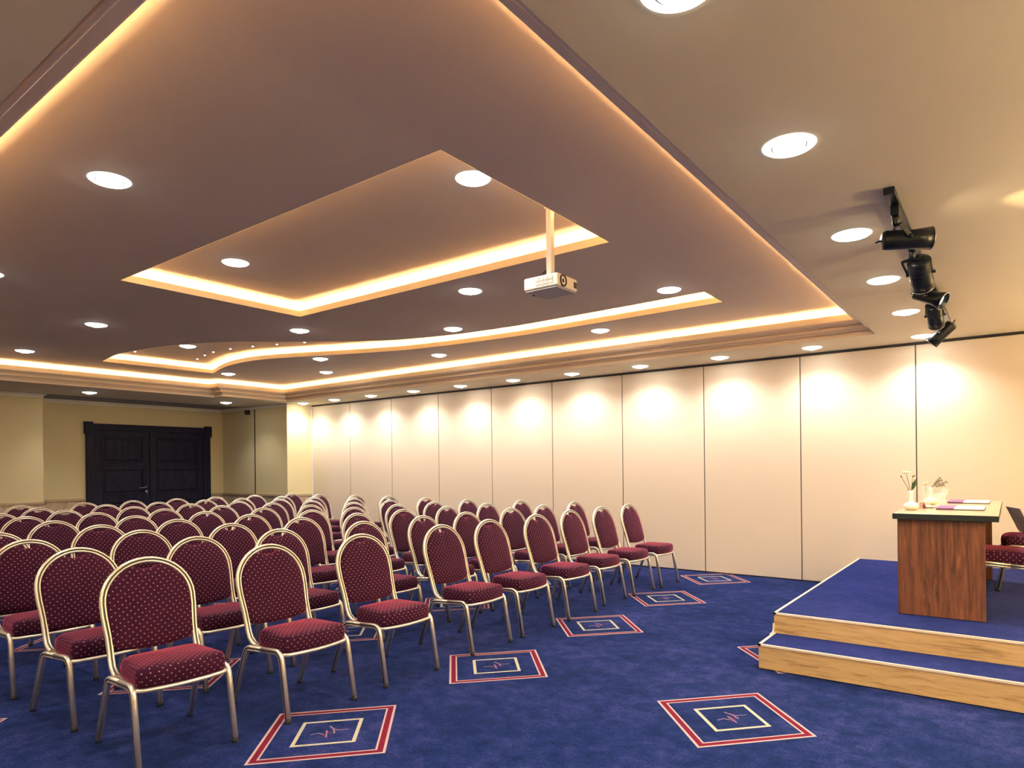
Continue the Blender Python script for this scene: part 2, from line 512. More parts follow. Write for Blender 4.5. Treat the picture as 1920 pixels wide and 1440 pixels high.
def recess(P, name):
    bm = bmesh.new(); z1 = ZT + .055
    wallring(bm, P, ZT - .002, P, z1); wallring(bm, P, z1, offset(P, .012), z1); wallring(bm, offset(P, .012), z1, offset(P, .012), ZT)
    Q = offset(P, .19); wallring(bm, Q, ZT + .001, Q, ZR)
    obj('recess_upstand', bm, M['cove'], ceil)
    bm = bmesh.new(); flat(bm, Q, [], ZR)
    obj('recess_ceiling', bm, M['tray'], ceil)
    strip(offset(P, .095), offset(P, .115), ZT + .012); wash(offset(P, .187), ZT + .05, ZT + .065)
recess(ccw(RECT), 'rect'); recess(SPOLY, 's')

# ------------------------------------------------------------------ downlights
ring_bm = bmesh.new()
lathe(ring_bm, [(.066, -.004), (.070, -.009), (.078, -.011), (.088, -.009), (.097, -.003), (.100, 0), (.066, 0)], 40)
ring_me = bm2me(ring_bm, 'trim_ring'); ring_me.materials.append(M['trim_ring'])
lens_bm = bmesh.new()
lathe(lens_bm, [(.060, -.001), (.058, -.008), (.050, -.016), (.032, -.022), (0, -.0245)], 32)
lens_me = bm2me(lens_bm, 'lens'); lens_me.materials.append(M['lens'])
gap_bm = bmesh.new(); lathe(gap_bm, [(.059, -.002), (.0605, -.0045), (.0665, -.0045), (.067, -.002)], 32)
gap_me = bm2me(gap_bm, 'gap_ring'); gap_me.materials.append(M['rubber'])
spot_cache = {}
def spot_data(key, power, angle, blend, color=(1, .93, .81), r=.05):
    if key not in spot_cache:
        L = bpy.data.lights.new(key, 'SPOT'); L.energy = power; L.spot_size = math.radians(angle); L.spot_blend = blend
        L.color = color; L.shadow_soft_size = r; spot_cache[key] = L
    return spot_cache[key]
def downlight(x, y, z, label, kind, group):
    e = thing('ceiling_downlight', label, 'downlight', (x, y, z), 0, group)
    link('trim_ring', ring_me, None, e); link('lens', lens_me, None, e); link('gap_ring', gap_me, None, e)
    P = {'wall': (30, 146, .8), 'soffit': (34, 140, .7), 'tray': (26, 140, .7), 'alcove': (20, 130, .7)}[kind]
    L = bpy.data.objects.new('lamp', spot_data('lamp_' + kind, *P)); COL.objects.link(L); L.parent = e
    L.location = (0, 0, -.04)
ordn = ['first', 'second', 'third', 'fourth', 'fifth', 'sixth', 'seventh', 'eighth', 'ninth', 'tenth', 'eleventh', 'twelfth']
wallx = [-10.77, -9.83, -8.83, -7.79, -6.765, -5.745, -4.745, -3.73, -2.71, -1.70]
for k, x in enumerate(wallx):
    downlight(x, 7.645, ZS, f'round recessed downlight washing the cream partition, {ordn[k]} counted from the yellow pier', 'wall', 'wall washing downlights along the partition')
ry = [7.674, 6.361, 5.142, 4.012, 2.732, 1.645]
rl = ['round downlight beside the track spotlights, closest to the cream partition', 'round downlight beside the track spotlights, second from the cream partition',
      'round downlight beside the track spotlights, third from the cream partition', 'round downlight left of the topmost black track spotlight',
      'large bright round downlight alone on the soffit right of the tray', 'round downlight cut by the top edge, right of the glowing tray']
for y, l in zip(ry, rl): downlight(-.684, y, ZS, l, 'soffit', 'soffit downlights along the track lights')
downlight(-11.685, 6.611, ZS, 'round downlight in front of the double door, beside the yellow pier', 'alcove', 'downlights before the door')
downlight(-11.69, 4.324, ZS, 'round downlight on the soffit above the left half of the dark door', 'alcove', 'downlights before the door')
tray = [(-3.72, 1.48, 'large bright round downlight in the upper left of the tray ceiling'),
        (-3.69, 4.31, 'round tray downlight between the rectangular recess and the projector'),
        (-7.52, 2.85, 'round tray downlight left of the rectangular recess, above the dark door'),
        (-9.82, 2.91, 'round tray downlight at the far left beside the back cove'),
        (-6.19, 4.36, 'round tray downlight just below the far corner of the rectangular recess'),
        (-4.85, 5.37, 'round tray downlight touching the middle of the curved glowing recess'),
        (-3.65, 6.49, 'round tray downlight between curved recess and cornice, nearest the right end'),
        (-2.34, 5.37, 'round tray downlight above the pointed right end of the curved recess'),
        (-6.13, 6.50, 'round tray downlight between curved recess and cornice, left of centre'),
        (-7.57, 5.66, 'round tray downlight tucked under the bend of the curved recess'),
        (-8.55, 6.50, 'round tray downlight beside the far cove, near the yellow pier'),
        (-9.84, 5.61, 'round tray downlight by the left corner of the curved recess'),
        (-6.19, 1.60, 'round tray downlight cut by the left edge of the photo')]
for x, y, l in tray: downlight(x, y, ZT, l, 'tray', 'tray ceiling downlights')
downlight(-4.86, 2.84, ZR, 'round downlight inside the rectangular recess, far left end', 'tray', 'recess downlights')
downlight(-2.41, 2.85, ZR, 'round downlight inside the rectangular recess, cut by its near edge', 'tray', 'recess downlights')
downlight(-8.63, 4.36, ZR, 'round downlight inside the curved recess at its wide left end', 'tray', 'recess downlights')
# tiny pin lights in the curved recess
star_bm = bmesh.new(); lathe(star_bm, [(.013, 0), (.011, -.004), (.006, -.006), (0, -.0065)], 14)
star_me = bm2me(star_bm, 'pin_light'); star_me.materials.append(M['star'])
stars = [(-9.548, 4.095), (-9.518, 4.947), (-9.129, 4.854), (-8.793, 4.797), (-8.389, 4.816), (-8.004, 4.911), (-7.64, 5.031), (-7.247, 5.176)]
sl = ['tiny pin light alone at the left tip of the curved recess'] + [f'tiny pin light in the curved recess, {ordn[k]} from the left in the arc' for k in range(7)]
for (x, y), l in zip(stars, sl):
    tag(link('pin_light', star_me), l, 'light', 'pin lights in the curved recess').location = (x, y, ZR)

# ------------------------------------------------------------------ banquet chairs
tube_prof = [(.0125, -.0045), (.0085, -.0026), (.0085, .0026), (.0125, .0045), (.0115, .0125), (0, .0165), (-.0115, .0125), (-.0125, 0), (-.0115, -.0125), (0, -.0165), (.0115, -.0125)]
tube_mi = [1, 1, 1, 0, 0, 0, 0, 0, 0, 0, 0]
def backx(z):     # leaning back: x of the back plane at height z
    pts = [(.355, -.085), (.41, -.125), (.51, -.155), (.63, -.19), (.76, -.226), (.895, -.258)]
    for (z0, x0), (z1, x1) in zip(pts, pts[1:]):
        if z <= z1: return x0 + (x1 - x0) * (z - z0) / (z1 - z0)
    return pts[-1][1]
def arch_pts():
    P = []
    side = [(.365, .205, -.04), (.372, .2045, -.075), (.395, .204, -.108), (.43, .203, -.128)]
    for z, y, x in side: P.append((x, y, z))
    for z, y in ((.48, .2025), (.53, .204), (.58, .2085), (.63, .213)): P.append((backx(z), y, z))
    zc, r = .684, .211 - .0
    for k in range(0, 19):
        a = PI * k / 18
        z = zc + (.895 - .012 - zc) * math.sin(a); y = .2145 * math.cos(a)
        P.append((backx(z), y, z))
    L = [(x, -y, z) for x, y, z in P[:8]][::-1]
    return P + L
def chair_meshes():
    me = {}
    bm = bmesh.new(); sweep(bm, arch_pts(), tube_prof, (1, 0, .25), mis=tube_mi); me['back_frame'] = bm2me(bm, 'back_frame')
    # backrest pad
    out = []
    n = 26
    def hw(z): return .196 if z < .52 else .196 + .010 * min(1, (z - .52) / .13)
    ol = [(y, .452 + .016 * abs(y / .18) ** 2) for y in [(-.178 + .356 * k / 10) for k in range(11)]]
    right = [(hw(z), z) for z in (.495, .54, .59, .64)]
    arc = []
    for k in range(0, 25):
        a = PI * k / 24
        y = .2015 * math.cos(a); z = .684 + .185 * math.sin(a)
        notch = .030 * math.exp(-(y / .052) ** 4)
        arc.append((y, z - notch))
    left = [(-y, z) for y, z in right[::-1]]
    ol = ol + right + arc + left
    cy, cz = 0., .66
    bm = bmesh.new(); uv = bm.loops.layers.uv.new('UVMap')
    T = .020
    def ring(s, dx):
        return [bm.verts.new((backx(cz + (z - cz) * s) + dx, y * s, cz + (z - cz) * s)) for y, z in ol]
    rings = [ring(.02, T + .016), ring(.35, T + .015), ring(.65, T + .011), ring(.86, T + .005), ring(.955, T - .003), ring(1., T - .012), ring(1., -.006), ring(.96, -.016), ring(.8, -.020), ring(.4, -.022), ring(.02, -.022)]
    m = len(ol)
    for A, B in zip(rings, rings[1:]):
        for k in range(m): bm.faces.new((A[k], B[k], B[(k + 1) % m], A[(k + 1) % m])).smooth = True
    bm.faces.new(rings[0]); bm.faces.new(rings[-1][::-1])
    bmesh.ops.recalc_face_normals(bm, faces=bm.faces)
    for f in bm.faces:
        for l in f.loops: l[uv].uv = (l.vert.co.y, l.vert.co.z)
    me['backrest'] = bm2me(bm, 'backrest')
    # seat cushion
    ol = []
    def sy(x): return .184 + .020 * (x + .09) / .32
    x0, x1 = -.088, .232
    for k in range(13): y = -1 + 2 * k / 12; ol.append((x1 + .020 * (1 - y * y), y * (sy(x1) - .045)))
    for k in range(1, 6): a = PI / 2 * k / 6; ol.append((x1 - .045 + .045 * math.cos(a), sy(x1) - .045 + .045 * math.sin(a)))
    for k in range(8): x = x1 - .05 - (x1 - .05 - x0 - .04) * k / 7; ol.append((x, sy(x)))
    for k in range(1, 5): a = PI / 2 * k / 5; ol.append((x0 + .04 - .04 * math.sin(a), sy(x0) - .04 + .04 * math.cos(a)))
    for k in range(9): y = 1 - 2 * k / 8; ol.append((x0, y * (sy(x0) - .04)))
    half = [(x, -y) for x, y in ol[13:26]][::-1]
    ol = ol[:26] + ol[26:] + half
    # remove duplicates
    O = []
    for p in ol:
        if not O or (Vector(p) - Vector(O[-1])).length > .004: O.append(p)
    if (Vector(O[0]) - Vector(O[-1])).length < .004: O.pop()
    cx = .072
    bm = bmesh.new(); uv = bm.loops.layers.uv.new('UVMap')
    def rg(s, z, dome=0.):
        return [bm.verts.new((cx + (x - cx) * s, y * s, z + dome * (1 - s * s))) for x, y in O]
    rs = [rg(.02, .352), rg(.93, .352), rg(.985, .358), rg(1.01, .375), rg(1.018, .398), rg(1.008, .420), rg(.975, .436), rg(.93, .444), rg(.8, .450), rg(.6, .454), rg(.3, .457), rg(.02, .458)]
    m = len(O)
    for A, B in zip(rs, rs[1:]):
        for k in range(m): bm.faces.new((A[k], B[k], B[(k + 1) % m], A[(k + 1) % m])).smooth = True
    bm.faces.new(rs[0][::-1]); bm.faces.new(rs[-1])
    bmesh.ops.recalc_face_normals(bm, faces=bm.faces); bm.normal_update()
    for f in bm.faces:
        n = f.normal
        for l in f.loops:
            c = l.vert.co
            if abs(n.z) > .62: l[uv].uv = (c.y, c.x)
            elif abs(n.x) > abs(n.y): l[uv].uv = (c.y, c.z)
            else: l[uv].uv = (c.x, c.z)
    me['seat'] = bm2me(bm, 'seat')
    # rim under the cushion plus cross braces
    bm = bmesh.new()
    rim = [(cx + (x - cx) * 1.012, y * 1.012, .349) for x, y in O]
    sweep(bm, rim, circ(.0105, 8), (0, 0, 1), closed=True)
    for xx in (-.06, .16): sweep(bm, [(xx, -.205, .343), (xx, .205, .343)], circ(.008, 8), (0, 0, 1))
    me['seat_frame'] = bm2me(bm, 'seat_frame')
    for side in (-1, 1):
        y = .218 * side
        xm = .03
        full = fillet([(-.258, y * 1.02, .012), (-.122, y, .343), (.205, y, .366), (.268, y * 1.01, .012)], .055, 7)
        i = next(k for k, p in enumerate(full) if p.x > xm)
        a, b = full[i - 1], full[i]
        mid = a + (b - a) * ((xm - a.x) / (b.x - a.x))
        for nm, path in (('r', full[:i] + [mid]), ('f', [mid] + full[i:])):
            bm = bmesh.new(); sweep(bm, path, tube_prof, (0, side, 0), mis=tube_mi)
            me['leg%s%d' % (nm, side)] = bm2me(bm, 'leg')
        for nm, fx, k in (('r', -.2605, 1.02), ('f', .268, 1.01)):
            bm = bmesh.new(); lathe(bm, [(0, 0), (.015, 0), (.0165, .004), (.0155, .026), (.012, .027)], 14, (fx, y * k, 0))
            me['foot%s%d' % (nm, side)] = bm2me(bm, 'rubber_foot')
    for k, mm in me.items():
        if k in ('seat', 'backrest'): mm.materials.append(M['fabric'])
        elif k.startswith('foot'): mm.materials.append(M['rubber'])
        elif k == 'seat_frame': mm.materials.append(M['metal'])
        else: mm.materials.append(M['metal']); mm.materials.append(M['groove'])
    return me
CM = chair_meshes()
def make_chair(label, group):
    e = thing('banquet_chair', label, 'chair', (0, 0, 0), 0, group)
    for k in ('seat', 'backrest', 'back_frame', 'seat_frame'): link(k, CM[k], None, e)
    for nm in ('r', 'f'):
        for s in (-1, 1):
            lg = link('leg', CM['leg%s%d' % (nm, s)], None, e); link('rubber_foot', CM['foot%s%d' % (nm, s)], None, lg)
    return e
def dup(root, loc, rz, label, group=None):
    r = root.copy(); COL.objects.link(r); r.location = loc; r.rotation_euler = (0, 0, rz); r['label'] = label
    if group: r['group'] = group
    for ch in list(root.children):
        c = ch.copy(); COL.objects.link(c); c.parent = r
        for g in list(ch.children):
            d = g.copy(); COL.objects.link(d); d.parent = c
    return r
ROWS = [
 [(-3.34, 6.99), (-3.37, 6.4), (-3.39, 5.79), (-3.34, 5.1), (-3.35, 4.41), (-3.35, 3.81), (-3.33, 2.98), (-3.33, 2.28), (-3.36, 1.57)],
 [(-4.15, 7.11), (-4.13, 6.37), (-4.14, 5.76), (-4.15, 5.03), (-4.18, 4.45), (-4.17, 3.71), (-4.18, 2.91), (-4.18, 2.28), (-4.16, 1.56)],
 [(-4.98, 7.09), (-4.97, 6.36), (-5.01, 5.68), (-5.05, 5.01), (-5.02, 4.37), (-5.04, 3.71), (-5.0, 2.99), (-5.05, 2.29), (-4.99, 1.55)],
 [(-5.83, 6.99), (-5.84, 6.32), (-5.83, 5.66), (-5.86, 5.01), (-5.9, 4.45), (-5.88, 3.71), (-5.9, 2.98), (-5.87, 2.32), (-5.82, 1.59)],
 [(-6.76, 7.11), (-6.78, 6.41), (-6.77, 5.75), (-6.77, 5.07), (-6.78, 4.42), (-6.77, 3.71), (-6.78, 3.0), (-6.77, 2.29)],
 [(-7.72, 7.23), (-7.72, 6.54), (-7.71, 5.77), (-7.71, 5.15), (-7.71, 4.43), (-7.72, 3.72), (-7.72, 3.01), (-7.72, 2.34)],
 [(-8.58, 7.27), (-8.58, 6.45), (-8.58, 5.82), (-8.58, 5.16), (-8.58, 4.46), (-8.58, 3.75), (-8.58, 3.0), (-8.58, 2.36)],
 [(-9.48, 7.21), (-9.48, 6.47), (-9.48, 5.75), (-9.48, 5.15), (-9.48, 4.47), (-9.48, 3.78), (-9.48, 3.01)],
 [(-10.39, 7.29), (-10.39, 6.53), (-10.39, 5.81), (-10.39, 5.16), (-10.39, 4.51), (-10.39, 3.86), (-10.39, 3.09)]]
proto = None
rown = ['front row', 'second row', 'third row', 'fourth row', 'fifth row', 'sixth row', 'seventh row', 'row before the last', 'back row by the door']
for i, row in enumerate(ROWS):
    for j, (x, y) in enumerate(row):
        seat = 'seat nearest the partition' if j == 0 else f'{ordn[j]} seat from the partition'
        if i == 0 and j == 8: seat = 'ninth and nearest seat'
        lab = f'burgundy dotted banquet chair, {rown[i]}, {seat}'
        rz = math.radians(random.uniform(-2.2, 2.2) + (-2.5 if (i, j) == (0, 8) else 0))
        if proto is None:
            proto = make_chair(lab, 'banquet chairs in audience rows'); proto.location = (x, y, 0); proto.rotation_euler = (0, 0, rz)
        else: dup(proto, (x, y, 0), rz, lab)

# ------------------------------------------------------------------ stage
SX0, SX1 = -1.335, XR - .01
st = thing('stage_platform', 'low two-step stage with oak risers and blue carpet by the partition', 'stage', (SX0, 4.44, 0))
def sp(name, bm, mat, parent=st, **k):
    o = obj(name, bm, mat, parent, **k)
    if parent is st: o.matrix_parent_inverse = Matrix.Translation(-Vector(st.location))
    return o
Y1, Y2, H1, H2 = 4.44, 4.80, .160, .300
sp('lower_riser', nbox(SX0, SX1, Y1, Y1 + .018, .006, H1 - .004), M['oak'])
sp('lower_carpet', nbox(SX0 + .012, SX1, Y1 + .01, Y2 + .01, .05, H1 + .002), M['stage_carpet'])
sp('upper_riser', nbox(SX0, SX1, Y2, Y2 + .018, H1 - .002, H2 - .004), M['oak'])
sp('upper_carpet', nbox(SX0 + .012, SX1, Y2 + .01, YP - .004, .05, H2 + .002), M['stage_carpet'])
bm = bmesh.new(); box(bm, SX0, SX0 + .0115, Y1 + .0185, Y2 - .001, .006, H1 - .004); box(bm, SX0, SX0 + .0115, Y2 + .0185, YP - .004, .006, H2 - .004); box(bm, SX0, SX0 + .0115, Y2 - .001, Y2 + .0185, .006, H1 - .004)
sp('side_board', bm, M['oak'])
bm = bmesh.new()
for (x0, x1, y0, y1, z) in ((SX0 - .004, SX1, Y1 - .005, Y1 + .012, H1), (SX0 - .004, SX0 + .014, Y1 - .005, Y2, H1), (SX0 - .004, SX1, Y2 - .005, Y2 + .012, H2), (SX0 - .004, SX0 + .014, Y2 - .005, YP - .004, H2)):
    box(bm, x0, x1, y0, y1, z - .008, z + .005)
pth = fillet([(SX0 - .001, Y2 - .09, H1 + .004), (SX0 - .001, Y2 - .012, H1 + .006), (SX0 - .001, Y2 - .006, H1 + .07)], .05, 6)
sweep(bm, pth, [(.004, -.009), (.004, .009), (-.004, .009), (-.004, -.009)], (1, 0, 0), smooth=False)
o = sp('edge_trim', bm, M['trimcream']); o['label'] = 'cream edging strip along the step noses'

# speakers' table, long side towards the audience
TX0, TX1, TY0, TY1, TZ = -.656, -.062, 5.222, 7.26, 1.0
tb = thing('speakers_table', 'walnut veneered table with dark edged top standing on the stage', 'table', ((TX0 + TX1) / 2, (TY0 + TY1) / 2, H2))
def tp(name, bm, mat, **k):
    o = obj(name, bm, mat, tb, **k); o.matrix_parent_inverse = Matrix.Translation(-Vector(tb.location)); return o
bm = bmesh.new(); vs = box(bm, TX0, TX1, TY0, TY1, TZ - .040, TZ)
bm.faces.ensure_lookup_table()
for f in bm.faces: f.material_index = 1 if f.calc_center_median().z > TZ - .001 else 0
soften(tp('table_top', bm, None, mats=[M['granite'], M['table_top']]), .003, 2)
soften(tp('end_panel', nbox(TX0 + .025, -.135, 5.262, 5.30, H2 + .004, TZ - .04), M['walnut']), .002, 1)
soften(tp('end_panel', nbox(TX0 + .025, -.135, 7.19, 7.228, H2 + .004, TZ - .04), M['walnut']), .002, 1)
soften(tp('modesty_panel', nbox(TX0 + .05, TX0 + .07, 5.30, 7.19, H2 + .08, TZ - .04), M['walnut']), .002, 1)

# presenters' chairs behind the table, facing the audience
c1 = dup(proto, (.02, 5.66, H2 + .004), PI + .03, 'burgundy banquet chair on the stage, tucked under the near end of the table', 'chairs on the stage')
c2 = dup(proto, (.185, 6.80, H2 + .004), PI - .04, 'burgundy banquet chair on the stage with a laptop on its seat', 'chairs on the stage')

# laptop on the far chair, seen from behind
lp = thing('laptop', 'grey laptop with its lid open, resting on the far stage chair', 'laptop', (.094, 6.775, H2 + .4635), math.radians(-72.8))
# local x runs along the hinge towards the camera, the base lies on local +y
soften(obj('base', nbox(-.15, .15, 0, .17, 0, .014), M['lid'], lp), .004, 2)
obj('keyboard', nbox(-.135, .135, .03, .11, .014, .0155), M['keys'], lp)
ld = soften(obj('lid', nbox(-.15, .15, -.006, 0, 0, .215), M['lid'], lp), .003, 2); ld.location = (0, 0, .014); ld.rotation_euler = (math.radians(23), 0, 0)
obj('screen', nbox(-.14, .14, .0002, .0012, .014, .205), M['glossblack'], ld)
bm = bmesh.new()
for sx in (-.10, .10): sweep(bm, [(sx - .02, -.003, .012), (sx + .02, -.003, .012)], circ(.006, 8), (0, 0, 1))
obj('hinge', bm, M['steel'], lp)

# folders
def pad(x, y, rz, label):
    e = thing('writing_folder', label, 'folder', (x, y, TZ), rz, 'folders on the table')
    obj('cover', nbox(-.14, .15, -.20, .20, 0.0005, .006), M['folder'], e)
    obj('paper', nbox(-.03, .148, -.195, .195, .006, .013), M['paper'], e)
    obj('purple_flap', nbox(-.139, -.03, -.195, .195, .006, .014), M['purple'], e)
    bm = bmesh.new(); sweep(bm, [(-.02, -.12, .017), (.10, -.135, .017)], circ(.004, 8), (0, 0, 1)); obj('pen', bm, M['paper'], e)
pad(-.30, 5.93, 0, 'purple and white writing folder nearest the front of the table')
pad(-.29, 6.87, 0, 'purple and white writing folder at the far end of the table')

# vases, flowers, glassware
def vase(x, y, label, s=1.0):
    bm = bmesh.new()
    lathe(bm, [(0, 0), (.026, 0), (.040, .008), (.051, .024), (.050, .036), (.036, .050), (.019, .058), (.0145, .068), (.0145, .12), (.0165, .142), (.0135, .142), (.012, .12), (.011, .07), (0, .066)], 28)
    return tag(obj('bud_vase', bm, M['ceramic'], None, True), label, 'vase', 'bud vases'), bm
v1 = vase(0, 0, 'white bulb shaped bud vase at the front corner of the table')[0]; v1.location = (-.585, 5.63, TZ)
v2 = vase(0, 0, 'white bud vase behind the glass jar')[0]; v2.location = (-.528, 6.42, TZ)
def blossom(bm, c, r, n=14):
    for layer, (tilt, rr) in enumerate(((.25, r), (.6, r * .8), (1.0, r * .55))):
        for k in range(n):
            a = 2 * PI * (k + layer * .5) / n
            d = Vector((math.cos(a), math.sin(a), 0)); up = Vector((0, 0, 1)); s = Vector((-d.y, d.x, 0))
            tip = Vector(c) + d * rr * math.cos(tilt) + up * rr * math.sin(tilt); b = Vector(c)
            m = (tip + b) / 2 + up * .002; w_ = rr * .2
            vs = [bm.verts.new(p) for p in (b, m + s * w_, tip, m - s * w_)]
            bm.faces.new(vs)
def leafblade(bm, a, b, w, nrm=(0, 0, 1)):
    a, b = Vector(a), Vector(b); t = b - a; s = t.cross(Vector(nrm)); s.normalize()
    n_ = s.cross(t).normalized()
    pts = [a, a + t * .35 + s * w, a + t * .7 + s * w * .8, b, a + t * .7 - s * w * .8, a + t * .35 - s * w]
    vs = [bm.verts.new(p) for p in pts]; mid = [bm.verts.new(a + t * .35 - n_ * w * .3), bm.verts.new(a + t * .7 - n_ * w * .3)]
    for f in ((vs[0], vs[1], mid[0]), (vs[1], vs[2], mid[1], mid[0]), (vs[2], vs[3], mid[1]), (vs[3], vs[4], mid[1]), (vs[4], vs[5], mid[0], mid[1]), (vs[5], vs[0], mid[0])): bm.faces.new(f)
# daisy spray in the front vase
e = thing('flower_spray', 'white daisy with buds and green leaves in the front bud vase', 'flowers', (-.585, 5.63, TZ + .10))
bm = bmesh.new()
tips = [(-.028, -.008, .165), (-.062, 0, .145), (.012, .005, .145), (.02, 0, .10)]
for t in tips: sweep(bm, [(0, 0, -.02), (t[0] * .35, t[1] * .35, t[2] * .45), t], circ(.0018, 6), (1, 0, 0))
obj('stem', bm, M['stem'], e, True)
bm = bmesh.new(); blossom(bm, tips[0], .046, 22); lathe(bm, [(0, -.004), (.014, 0), (.020, .008), (.012, .018), (0, .02)], 14, tips[0]); obj('blossom', bm, M['petal'], e)
bm = bmesh.new()
for c in (tips[1], tips[2], (.022, 0, .15)): lathe(bm, [(0, -.006), (.006, -.003), (.006, .003), (0, .008)], 10, c)
obj('bud', bm, M['stem'], e)
bm = bmesh.new()
for a in range(6):
    leafblade(bm, (.006 + .002 * a, 0, .045 + .006 * a), (.02 + .006 * (a % 3), .012 * ((a % 3) - 1), .085 + .009 * a), .010, (.3, 1, 0))
leafblade(bm, (0, 0, .045), (-.032, 0, .052), .006); obj('leaf', bm, M['leaf'], e)
# glass jar with a white bloom floating on top
j = thing('glass_jar', 'clear glass jar holding a white bloom, between the two vases', 'jar', (-.535, 6.10, TZ))
bm = bmesh.new(); lathe(bm, [(0, .0005), (.030, .0005), (.034, .006), (.034, .135), (.030, .152), (.028, .165), (.0255, .165), (.0275, .150), (.031, .133), (.031, .010), (0, .008)], 28)
obj('jar_body', bm, M['glass'], j, True)
fl = thing('white_bloom', 'small white bloom with green leaves on the glass jar', 'flowers', (-.535, 6.10, TZ + .166))
bm = bmesh.new(); blossom(bm, (.002, 0, .014), .026, 14); obj('blossom', bm, M['petal'], fl)
bm = bmesh.new(); leafblade(bm, (-.004, 0, .004), (-.032, .004, .002), .008); leafblade(bm, (.0, 0, .004), (.02, -.006, .0), .008); leafblade(bm, (.01, 0, .010), (.042, .01, .030), .006)
sweep(bm, [(0, 0, -.06), (.001, 0, .014)], circ(.0018, 6), (1, 0, 0)); obj('leaf', bm, M['leaf'], fl)
# lavender in the rear vase
e = thing('lavender_sprig', 'grey green lavender sprig leaning right out of the rear vase', 'flowers', (-.528, 6.42, TZ + .11))
bm = bmesh.new()
for dx, dz in ((.105, .075), (.06, .11), (.085, .05), (.045, .085), (.07, .092)):
    sweep(bm, [(0, 0, -.02), (dx * .2, .004, .04), (dx, .006, dz)], circ(.0016, 6), (0, 1, 0))
    for k in range(7):
        t = .4 + .6 * k / 6; b = Vector((dx * t, .006, .035 + (dz - .035) * t))
        leafblade(bm, b, b + Vector((.016, .004 * (-1) ** k, .011 if k % 2 else -.007)), .0065, (0, 1, 0))
obj('sprig', bm, M['lavender'], e)
# glasses
def tumbler(x, y, label):
    bm = bmesh.new(); lathe(bm, [(0, .0005), (.026, .0005), (.033, .085), (.031, .085), (.0245, .006), (0, .005)], 28)
    o = tag(obj('drinking_glass', bm, M['glass'], None, True), label, 'glass', 'glasses on the table'); o.location = (x, y, TZ); return o
tumbler(-.50, 6.62, 'short drinking glass beside the rear vase'); tumbler(-.475, 6.745, 'short drinking glass behind the first, farther from the vases')
bm = bmesh.new(); lathe(bm, [(0, .0005), (.030, .0005), (.029, .003), (.005, .006), (.004, .055), (.010, .062), (.026, .078), (.030, .098), (.024, .125), (.022, .125), (.0275, .098), (.024, .080), (0, .066)], 28)
o = tag(obj('wine_glass', bm, M['glass'], None, True), 'clear stemmed wine glass near the far folder', 'glass'); o.location = (-.445, 6.60, TZ)
# dish, name card
bm = bmesh.new(); lathe(bm, [(0, .0005), (.025, .0005), (.05, .008), (.055, .014), (.052, .014), (.045, .010), (0, .005)], 28)
o = tag(obj('saucer', bm, M['ceramic'], None, True), 'small white saucer beside the glass jar', 'saucer'); o.location = (-.50, 5.93, TZ)
bm = bmesh.new()
for s in (-1, 1):
    vs = [bm.verts.new(p) for p in ((-.022, s * .02, .0005), (.022, s * .02, .0005), (.022, 0, .047), (-.022, 0, .047))]; bm.faces.new(vs)
o = obj('name_card', bm, M['pink']); o.location = (-.535, 5.84, TZ); o.rotation_euler = (0, 0, -.9); tag(o, 'small folded dusty pink card behind the front vase', 'card')
so = o.modifiers.new('thick', 'SOLIDIFY'); so.thickness = .0015

# ------------------------------------------------------------------ projector on its ceiling pole
PX_, PY_, PZ = -2.305, 3.472, 2.476
pj = thing('ceiling_projector', 'white projector hanging on a pole below the rectangular ceiling recess', 'projector', (PX_, PY_, PZ)); pj.scale = (.94, .94, .94)
o = soften(obj('housing', nbox(-.135, .135, -.125, .125, -.03, .055), M['white'], pj), .014, 3)
soften(obj('underside_plate', nbox(-.125, .125, -.115, .115, -.040, -.029), M['underside'], pj), .006, 2)
bm = bmesh.new()
for r in range(2):
    for c in range(4): box(bm, -.035 + c * .036, -.006 + c * .036, -.129, -.122, -.010 + r * .026, .012 + r * .026)
o = obj('vent_grille', bm, M['grille'], pj)
bm = bmesh.new(); Rm = Matrix.Translation((.132, -.055, .012)) @ Matrix.Rotation(PI / 2, 4, 'Y')
lathe(bm, [(.040, 0), (.040, .008), (.032, .010), (.028, .002), (0, .004)], 28, M4=Rm); obj('lens', bm, M['glossblack'], pj, True)
obj('sensor_window', nbox(.131, .137, .075, .11, -.01, .03), M['glossblack'], pj)
bm = bmesh.new()
sweep(bm, [(0, 0, .06), (0, 0, .534)], [(.02, -.02), (.02, .02), (-.02, .02), (-.02, -.02)], (1, 0, 0), smooth=False)
box(bm, .021, .023, -.006, .006, .26, .34); box(bm, -.03, .05, -.03, .03, .528, .535)
soften(obj('pole', bm, M['white'], pj), .003, 2)
bm = bmesh.new(); lathe(bm, [(.085, .052), (.06, .066), (.034, .085), (.028, .115), (0, .115)], 4); obj('mounting_bracket', bm, M['white'], pj)
bm = bmesh.new()
for k in range(2):
    sweep(bm, fillet([(-.018, .012 * k, .13), (-.10, .01, .10 - .02 * k), (-.165, .0, .02), (-.155, -.02, -.01), (-.10, -.05, -.05)], .05, 5), circ(.004, 6), (0, 1, 0))
box(bm, -.16, -.135, -.05, -.01, -.012, .012); obj('cable', bm, M['rubber'], pj)

